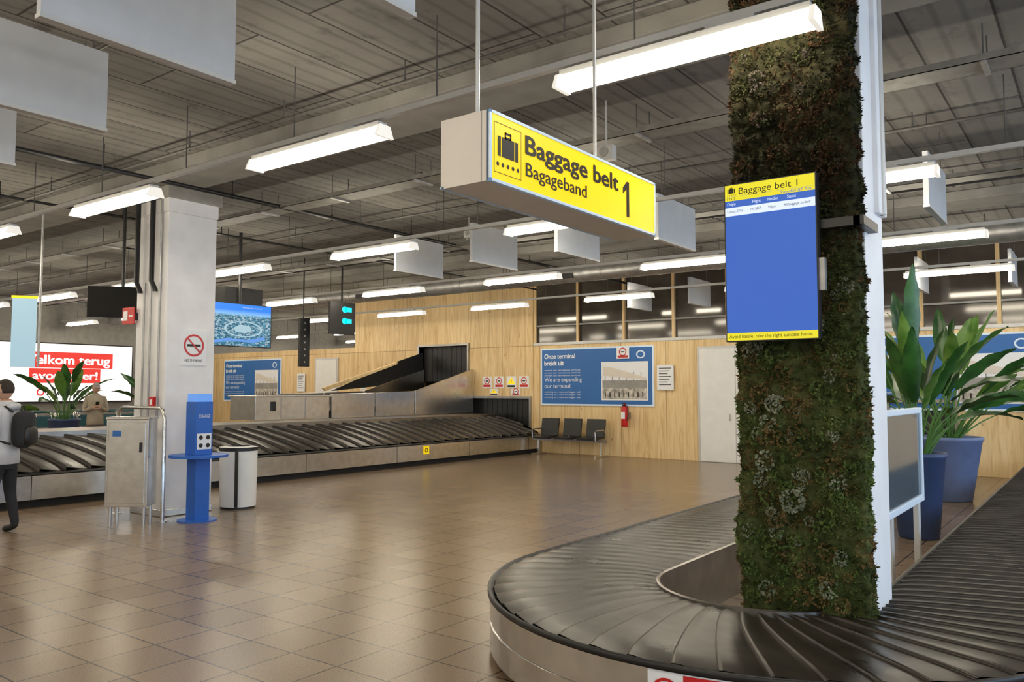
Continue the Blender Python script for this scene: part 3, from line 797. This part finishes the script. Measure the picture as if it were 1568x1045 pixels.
# extinguisher
b = MB(); ex, ey = -9.55, 17.58
b.lathe((ex, ey, .75), [(0, 0), (.075, 0), (.085, .02), (.085, .42), (.07, .48), (.03, .52), (.025, .56), (0, .56)], 'red', 24)
b.box(ex-.02, ex+.02, ey-.1, ey+.04, 1.31, 1.34, 'black'); b.box(ex-.02, ex+.02, ey-.08, ey+.04, 1.26, 1.29, 'black')
b.tube([(ex+.02, ey-.03, 1.28), (ex+.11, ey-.04, 1.25), (ex+.12, ey-.04, 1.1), (ex+.1, ey-.05, .9)], .012, 'black', 8); b.box(ex-.05, ex+.05, ey+.07, YB-.002, .95, 1.1, 'steeldark')
b.box(ex-.05, ex+.05, ey-.088, ey-.08, .95, 1.12, 'panelwhite'); b.obj('fire_extinguisher')

# ------------------------------------------------------------------ hanging screens
b = MB(); x = -12.5; y0, y1, z0, z1 = 8.1, 9.42, 2.42, 3.2
b.box(x-.07, x, y0, y1, z0, z1, 'black'); b.rect((x, y0, z0), FX, .015, y1-y0-.015, .015, z1-z0-.015, 'aerial', .001)
b.disc((x, y0, z0), FX, .72, .32, .4, .14, 'scrpale', .003, .88)
b.poly((x, y0, z0), FX, [(.1, .05), (.5, .1), (.95, .08), (1.2, .16), (1.15, .2), (.8, .13), (.4, .15), (.1, .1)], 'scrlight', .003)
b.poly((x, y0, z0), FX, [(.55, .27), (.75, .25), (.9, .3), (.85, .38), (.65, .4), (.52, .34)], 'scrpale', .003)
b.text('Rondom de terminal', (x, y0, z0), FX, .7, .7, .025, 'panelwhite', .4, .003)
b.cyl((x-.1, 8.8, 3.0), (x-.1, 8.8, ZC), .03, 'black'); b.box(x-.13, x-.06, 8.6, 9.0, 2.6, 3.1, 'black')
b.box(x-.5, x-.12, 8.5, 9.3, 3.22, 3.5, 'black')
b.obj('television_screen', .006)
b = MB(); Rm = RZ(math.radians(50)); c = Vector((-11.75, 6.2, 2.95))
b.obox(c, (.95, .07, .46), Rm, 'matblack'); b.obox(c+Rm@Vector((0, .05, 0)), (.5, .06, .3), Rm, 'black'); b.cyl((c.x, c.y, 3.15), (c.x, c.y, ZC), .025, 'black')
b.obj('television_screen', .006)
b = MB(); c = (-13.4, 12.2, 0)
b.box(-13.45, -13.38, 11.6, 12.3, 2.85, 3.55, 'black')
for zz in (3.4, 3.15): b.disc((-13.38, 11.95, 0), FX, .05, zz, .08, .07, 'scrcyan', .003); b.rect((-13.38, 11.95, 0), FX, .05, .25, zz-.05, zz+.05, 'scrcyan', .003)
b.cyl((-13.42, 11.95, 3.5), (-13.42, 11.95, ZC), .02, 'black'); b.obj('direction_display')
b = MB(); b.box(-14.0, -13.93, 11.25, 11.5, 2.15, 3.2, 'black')
for i in range(7): b.disc((-13.93, 11.25, 0), FX, .12, 2.25+i*.14, .02, .02, 'galv', .003)
b.cyl((-13.96, 11.35, 3.2), (-13.96, 11.35, ZC), .015, 'black'); b.obj('hanging_speaker')
# hanging glass banner at left
b = MB(); c = Vector((-12.95, 5.35, 0)); Rm = RZ(math.radians(58))
b.obox((c.x, c.y, 2.5), (.32, .02, 1.02), Rm, 'scrpale'); b.obox((c.x, c.y, 3.03), (.34, .035, .04), Rm, 'yellow'); 
p = Rm @ Vector((.2, 0, 0)); b.cyl((c.x+p.x, c.y+p.y, 2.0), (c.x+p.x, c.y+p.y, ZC), .018, 'galv')
p2 = Rm @ Vector((.1, 0, 0)); b.cyl((c.x+p.x, c.y+p.y, 2.9), (c.x+p2.x, c.y+p2.y, 2.9), .01, 'galv'); b.cyl((c.x+p.x, c.y+p.y, 2.1), (c.x+p2.x, c.y+p2.y, 2.1), .01, 'galv')
b.obj('hanging_sign')

# ad screen
b = MB(); x = XW+.12; b.box(XW+.002, x, 8.9, 14.6, 1.25, 3.15, 'black'); o = (x, 8.9, 1.25)
b.rect(o, FX, .04, 5.66, .04, 1.86, 'adwhite', .002)
b.rect(o, FX, 2.0, 5.0, 1.1, 1.6, 'adred', .004); b.rect(o, FX, 2.4, 4.6, .62, 1.08, 'adred', .004)
b.text('Welkom terug', o, FX, 2.1, 1.22, .28, 'adwhite', 2.8, .008, .05); b.text('avonturier!', o, FX, 2.5, .74, .24, 'adwhite', 2.0, .008, .05)
b.disc(o, FX, 2.75, .33, .12, .12, 'adred', .006, .6); b.text('kleertjes', o, FX, 2.95, .22, .24, 'ink', 1.5, .006)
b.obj('advertising_screen')

# ------------------------------------------------------------------ plants
def leaf(b, base, d, Ln, Wd, droop, mat, rnd):
    d = Vector(d).normalized(); side_ = d.cross(Vector((0, 0, 1)))
    if side_.length < .05: side_ = Vector((1, 0, 0))
    side_.normalize(); rot = rnd.uniform(-.8, .8); nrm = side_.cross(d); side_ = (side_*math.cos(rot)+nrm*math.sin(rot)).normalized()
    p = Vector(base); vs = []; S = 12; dd = d.copy()
    for i in range(S+1):
        t = i/S; w = Wd*math.sin(math.pi*min(1, t*.93+.05))**.75*(1-t*.25) if t < 1 else .002
        nr = side_.cross(dd).normalized()
        if nr.z < 0: nr = -nr
        wv = .012*math.sin(t*20+rot*5)
        vs += [p-side_*w+nr*(w*.35+wv), p-side_*w*.5+nr*w*.14, p.copy(), p+side_*w*.5+nr*w*.14, p+side_*w+nr*(w*.35-wv)]
        dd = (dd+Vector((0, 0, -droop/S))).normalized(); p = p+dd*Ln/S
    b.add(vs, [(i*5+j, i*5+j+1, (i+1)*5+j+1, (i+1)*5+j) for i in range(S) for j in range(4)], mat, True)
def plant(x, y, rt, rb, h, potmat, n, top, seed, ll=.85, lw=.12, spread=.55, name='potted_bird_of_paradise'):
    b = MB(); r = random.Random(seed)
    b.lathe((x, y, 0), [(0, 0), (rb, 0), (rb+.01, .02), (rt-.02, h-.06), (rt, h-.05), (rt, h), (rt-.03, h), (rt-.04, h-.08)], potmat, 40)
    b.lathe((x, y, 0), [(rt-.035, h-.07), (rt*.5, h-.05), (0, h-.04)], 'soil', 40)
    for i in range(n):
        a = i*2.4+r.uniform(-.4, .4); k = r.uniform(.15, 1)
        hh = h+(top-h)*(1-.55*k)*r.uniform(.3, .7); sp = spread*k
        p0 = Vector((x+.12*rt*math.cos(a)*3*k, y+.12*rt*math.sin(a)*3*k, h-.06)); p2 = Vector((x+sp*math.cos(a), y+sp*math.sin(a), hh))
        pm = p0.lerp(p2, .5)+Vector((-math.cos(a), -math.sin(a), 0))*.08*k+Vector((0, 0, .08))
        pts = [p0*(1-t)**2+pm*2*t*(1-t)+p2*t*t for t in [j/6 for j in range(7)]]
        b.tube(pts, [.016-.0015*j for j in range(7)], 'stem', 6)
        d = (pts[-1]-pts[-2]).normalized()+Vector((math.cos(a), math.sin(a), 0))*.25*k
        leaf(b, pts[-1], d, ll*r.uniform(.75, 1.15), lw*r.uniform(.85, 1.2), .5*k+.15, 'leaf' if r.random() < .62 else 'leaf2', r)
    return b.obj(name)
plant(-1.78, 10.1, .31, .2, .95, 'potblue', 22, 2.8, 11, .85, .11, .6)
plant(-2.0, 13.8, .48, .3, .95, 'potgrey', 30, 2.8, 5, .9, .12, 1.05)
plant(-21.9, 10.1, .38, .3, .9, 'potblue', 18, 2.6, 8, .8, .14, .6)
plant(-20.9, 12.0, .38, .3, .9, 'potblue', 18, 2.7, 9, .8, .14, .6)

# ------------------------------------------------------------------ trolleys
b = MB()
for s_ in (-1, 1):
    b.tube([(.0, s_*.25, .12), (.75, s_*.2, .16), (.8, s_*.2, .2)], .018, 'steel', 8)
    b.tube([(.05, s_*.25, .12), (-.08, s_*.25, .95), (-.14, s_*.25, 1.02)], .018, 'steel', 8)
    b.cyl((.05, s_*.27-.015, .07), (.05, s_*.27+.015, .07), .07, 'black')
b.cyl((.7, -.015, .06), (.7, .015, .06), .06, 'black'); b.box(.66, .74, -.03, .03, .08, .17, 'steel')
b.tube([(-.14, -.28, 1.02), (-.14, .28, 1.02)], .022, 'teal', 10); b.box(-.1, -.02, -.22, .22, .6, .9, 'teal')
for k in range(5): b.cyl((.05+k*.15, -.24, .14), (.05+k*.15, .24, .14), .008, 'steel', seg=6)
b.tube([(.02, -.24, .45), (.3, -.2, .5), (.3, .2, .5), (.02, .24, .45)], .01, 'steel', 6)
tr = b.obj('luggage_trolley'); tr.location = (-23.6, 8.6, 0)
for i in range(1, 9): dup(tr, (-23.6, 8.6+i*.62, 0))
for i in range(1, 9): dup(tr, (-24.8, 8.6+i*.62, 0))

# ------------------------------------------------------------------ people
def skin_mesh(verts, edges, radii, root=0, sub=2):
    me = bpy.data.meshes.new('sk'); me.from_pydata(verts, edges, []); ob = bpy.data.objects.new('sk', me); COL.objects.link(ob)
    ob.modifiers.new('s', 'SKIN'); md = ob.modifiers.new('d', 'SUBSURF'); md.levels = sub; md.render_levels = sub
    if not me.skin_vertices:
        bm_ = bmesh.new(); bm_.from_mesh(me); bm_.verts.layers.skin.verify(); bm_.to_mesh(me); bm_.free()
    for i, r in enumerate(radii):
        me.skin_vertices[0].data[i].radius = r if isinstance(r, tuple) else (r, r); me.skin_vertices[0].data[i].use_root = (i == root)
    dg = bpy.context.evaluated_depsgraph_get(); dg.update()
    m2 = bpy.data.meshes.new_from_object(ob.evaluated_get(dg))
    vs = [v.co.copy() for v in m2.vertices]; fs = [tuple(f.vertices) for f in m2.polygons]
    bpy.data.objects.remove(ob); return vs, fs
def loft(b, rings, mat, seg=28, close=True):
    vs = []; fs = []
    for cx, cy, z, rx, ry in rings:
        for k in range(seg):
            t = 2*math.pi*k/seg; c_, s_ = math.cos(t), math.sin(t)
            e = .82; vs.append((cx+rx*math.copysign(abs(c_)**e, c_), cy+ry*math.copysign(abs(s_)**e, s_), z))
    for i in range(len(rings)-1):
        for k in range(seg):
            k2 = (k+1) % seg; fs.append((i*seg+k, i*seg+k2, (i+1)*seg+k2, (i+1)*seg+k))
    b.add(vs, fs, mat, True)
def person(name, loc, yaw, H, J, top, legs, pack=False, phone=False, tilt=0., cap=None):
    b = MB(); S = H/1.75
    names = list(J.keys()); idx = {n: i for i, n in enumerate(names)}
    E = [('pel', 'sp'), ('sp', 'ch'), ('ch', 'nk'), ('nk', 'nt')]
    for s_ in 'LR': E += [('ch', 'sh'+s_), ('sh'+s_, 'el'+s_), ('el'+s_, 'wr'+s_), ('pel', 'hi'+s_), ('hi'+s_, 'kn'+s_), ('kn'+s_, 'an'+s_), ('an'+s_, 'to'+s_)]
    RR = {'pel': .13, 'sp': .12, 'ch': .13, 'nk': .07, 'nt': .052, 'sh': .078, 'el': .055, 'wr': .038, 'hi': .1, 'kn': .066, 'an': .045, 'to': .04}
    vs, fs = skin_mesh([J[n] for n in names], [(idx[a], idx[c]) for a, c in E], [RR.get(n, RR.get(n[:2], .05)) for n in names], idx['pel'])
    segs = [(Vector(J[a]), Vector(J[c]), a, c) for a, c in E]
    def near(p):
        best = None
        for A, B, a, c in segs:
            t = max(0, min(1, (p-A).dot(B-A)/(B-A).length_squared)); d = (p-(A+(B-A)*t)).length
            if best is None or d < best[0]: best = (d, a, c, t)
        return best
    grp = {}
    for f in fs:
        cpt = sum((vs[i] for i in f), Vector())/len(f); d, a, c, t = near(cpt)
        if c == 'nt': mt = 'skin' if t > .25 else top
        elif c[:2] in ('kn', 'an'): mt = legs if not (c[:2] == 'an' and t > .93) else 'shoe'
        elif c[:2] == 'to': mt = 'shoe'
        elif c[:2] == 'hi' or (a == 'pel' and cpt.z < .88): mt = legs
        else: mt = top
        grp.setdefault(mt, []).append(f)
    o = len(b.v); b.v += vs
    for mt, ff in grp.items():
        i = b.mi(mt)
        for f in ff: b.f.append(tuple(a+o for a in f)); b.m.append(i); b.s.append(True)
    # jacket body following the torso: hem, waist, chest, shoulder slope, collar
    loft(b, [(0, 0, .80, .165, .125), (0, 0, .81, .178, .138), (0, 0, .95, .172, .132), (0, .0, 1.08, .162, .125), (0, .0, 1.22, .178, .135), (0, 0, 1.34, .195, .13), (0, -.005, 1.41, .185, .11), (0, -.01, 1.46, .12, .085), (0, -.005, 1.49, .075, .07), (0, 0, 1.515, .07, .066)], top)
    loft(b, [(0, 0, .84, .16, .12), (0, 0, .79, .155, .115), (0, 0, .74, .12, .1)], legs)
    # head
    hd = MB()
    def hf(v):
        v = v.copy()
        if v.z < -.1: k = (-v.z-.1); v.x *= 1-.34*k; v.y = v.y*(1-.12*k)+.06*k
        if v.y < -.2: v.y *= 1.06
        if v.y > .6 and v.z > .25: v.y -= (v.z-.25)*.1
        return v
    hd.ball((0, 0, 0), (.076, .094, .118), 'skin', 28, 22, hf)
    hd.tube([(0, .088, .02), (0, .1, -.005), (0, .112, -.026), (0, .096, -.034)], [.006, .009, .013, .006], 'skin', 10)
    for sx in (-1, 1):
        hd.ball((sx*.03, .081, .008), (.013, .009, .007), 'panelwhite', 10, 8); hd.ball((sx*.03, .089, .008), (.005, .003, .005), 'ink', 8, 6)
        hd.ball((sx*.031, .085, .026), (.017, .006, .0035), 'hair', 8, 6); hd.ball((sx*.076, -.005, -.008), (.008, .019, .03), 'skin', 12, 8)
        hd.ball((sx*.012, .1, -.03), (.008, .01, .007), 'skin', 8, 6)
    hd.ball((0, .088, -.058), (.023, .009, .0045), 'lip', 12, 6); hd.ball((0, .086, -.066), (.02, .009, .005), 'lip', 12, 6)
    def hairf(v):
        v = v.copy()
        if v.z < .5 and v.y > -.05: v = Vector((v.x*.93, -.05+(v.y+.05)*.15, v.z*.8+.1))
        if v.z < -.35: v.z = -.35+(v.z+.35)*.4
        return v
    hd.ball((0, -.008, .018), (.083, .1, .114), 'hair' if not cap else cap, 28, 22, hairf)
    if cap:
        hd.ball((0, .09, .055), (.065, .055, .01), cap, 16, 8)
    nt_ = Vector(J['nt']); Rh = Matrix.Rotation(-tilt, 3, 'X')
    hc = nt_ + Vector((0, .012, 0)) + Rh @ Vector((0, .0, .095))
    o = len(b.v); b.v += [hc + Rh @ v for v in hd.v]
    for f, mi_ in zip(hd.f, hd.m): b.f.append(tuple(a+o for a in f)); b.m.append(b.mi(hd.mats[mi_])); b.s.append(True)
    for s_, sg in (('L', -1), ('R', 1)):
        w = Vector(J['wr'+s_]); fdir = (w-Vector(J['el'+s_])).normalized()
        inn = Vector((-sg, 0, 0)); inn = (inn-fdir*inn.dot(fdir)).normalized(); acr = fdir.cross(inn)
        if acr.y < 0 and abs(acr.y) > .2: acr = -acr
        V = [w-fdir*.03, w+fdir*.02, w+fdir*.06]; Ed = [(0, 1), (1, 2)]; Rd = [.026, (.024), (.03)]
        for q, ln in zip((-1.35, -.45, .45, 1.35), (.058, .072, .078, .07)):
            k = len(V); b0 = w+fdir*.085+acr*q*.019
            c1 = b0+fdir*ln*.5+inn*.008; c2 = c1+fdir*ln*.35+inn*ln*.4; c3 = c2+fdir*ln*.1+inn*ln*.35
            V += [b0, c1, c2, c3]; Ed += [(2, k), (k, k+1), (k+1, k+2), (k+2, k+3)]; Rd += [.0105, .009, .0085, .007]
        k = len(V); t0 = w+fdir*.03+acr*.03; V += [t0, t0+fdir*.03+acr*.02+inn*.012, t0+fdir*.055+acr*.022+inn*.028]; Ed += [(1, k), (k, k+1), (k+1, k+2)]; Rd += [.013, .011, .009]
        vs, fs = skin_mesh(V, Ed, Rd, 0, 1); b.add(vs, fs, 'skin', True)
        b.tube([w-fdir*.05, w-fdir*.012, w-fdir*.01], [.045, .041, .03], top, 14)
    if phone:
        w = (Vector(J['wrR'])+Vector(J['wrL']))/2+Vector((0, .09, .06)); b.obox(w, (.075, .01, .15), Matrix.Rotation(-.6, 3, 'X'), 'black')
    # hood behind the neck
    nk = Vector(J['nk']); b.ball(nk+Vector((0, -.085, .0)), (.11, .06, .05), top, 16, 10)
    if pack:
        ch = Vector(J['ch'])
        def pf(v):
            n_ = max(abs(v.x), abs(v.y), abs(v.z)); return v*((v.length/n_)**.5)
        b.ball(ch+Vector((0, -.22, -.1)), (.14, .085, .22), 'denim', 24, 18, pf); b.ball(ch+Vector((0, -.3, -.17)), (.11, .04, .11), 'black', 20, 12, pf)
        b.tube([ch+Vector((-.03, -.2, .12)), ch+Vector((-.02, -.2, .17)), ch+Vector((.02, -.2, .17)), ch+Vector((.03, -.2, .12))], .008, 'black', 8)
        for sx in (-1, 1):
            b.tube([ch+Vector((sx*.09, -.15, .1)), ch+Vector((sx*.11, -.07, .16)), ch+Vector((sx*.12, .05, .13)), ch+Vector((sx*.13, .125, .02)), ch+Vector((sx*.14, .12, -.1)), ch+Vector((sx*.165, .03, -.2)), ch+Vector((sx*.12, -.15, -.26))], .014, 'black', 8)
    Rm = RZ(yaw); b.v = [Vector(loc)+Rm @ (v*S) for v in b.v]
    zmin = min(v.z for v in b.v); b.v = [v-Vector((0, 0, zmin)) for v in b.v]
    return b.obj(name)
base = {'pel': (0, 0, .95), 'sp': (0, .01, 1.12), 'ch': (0, 0, 1.29), 'nk': (0, -.01, 1.45), 'nt': (0, .01, 1.54)}
J1 = dict(base)
for s_, sg in (('L', -1), ('R', 1)):
    J1.update({'sh'+s_: (sg*.175, 0, 1.385), 'el'+s_: (sg*.235, .02, 1.11), 'wr'+s_: (sg*.07, .24, 1.2), 'hi'+s_: (sg*.09, 0, .84), 'kn'+s_: (sg*.1, .02, .47), 'an'+s_: (sg*.11, -.01, .08), 'to'+s_: (sg*.13, .15, .045)})
J2 = dict(base)
for s_, sg, k in (('L', -1, 1), ('R', 1, -1)):
    J2.update({'sh'+s_: (sg*.175, 0, 1.385), 'el'+s_: (sg*.22, -.03*k, 1.11), 'wr'+s_: (sg*.2, .1-.03*k, .87), 'hi'+s_: (sg*.09, 0, .84), 'kn'+s_: (sg*.1, .05*k+.03, .47), 'an'+s_: (sg*.1, .08*k-.02, .08), 'to'+s_: (sg*.11, .08*k+.14, .045)})
person('standing_man', (-19.6, 9.75, 0), math.radians(-110), 1.84, J1, 'beige', 'trouser', phone=True, tilt=.3, cap='cap')
person('standing_traveller', (-10.37, 4.12, 0), math.radians(125), 1.78, J2, 'hood', 'denim', pack=True)

# ------------------------------------------------------------------ world, camera
w = bpy.data.worlds.new('World'); scene.world = w; w.use_nodes = True
bg = w.node_tree.nodes['Background']; bg.inputs[0].default_value = (.55, .75, 1., 1); bg.inputs[1].default_value = 3.0
cam = bpy.data.cameras.new('Camera'); co = bpy.data.objects.new('Camera', cam); COL.objects.link(co)
cam.sensor_width = 36; cam.lens = 28.47; co.location = (0, 0, 1.65)
co.rotation_euler = (math.radians(90+3.46), 0, math.radians(36.4)); cam.clip_end = 200
scene.camera = co
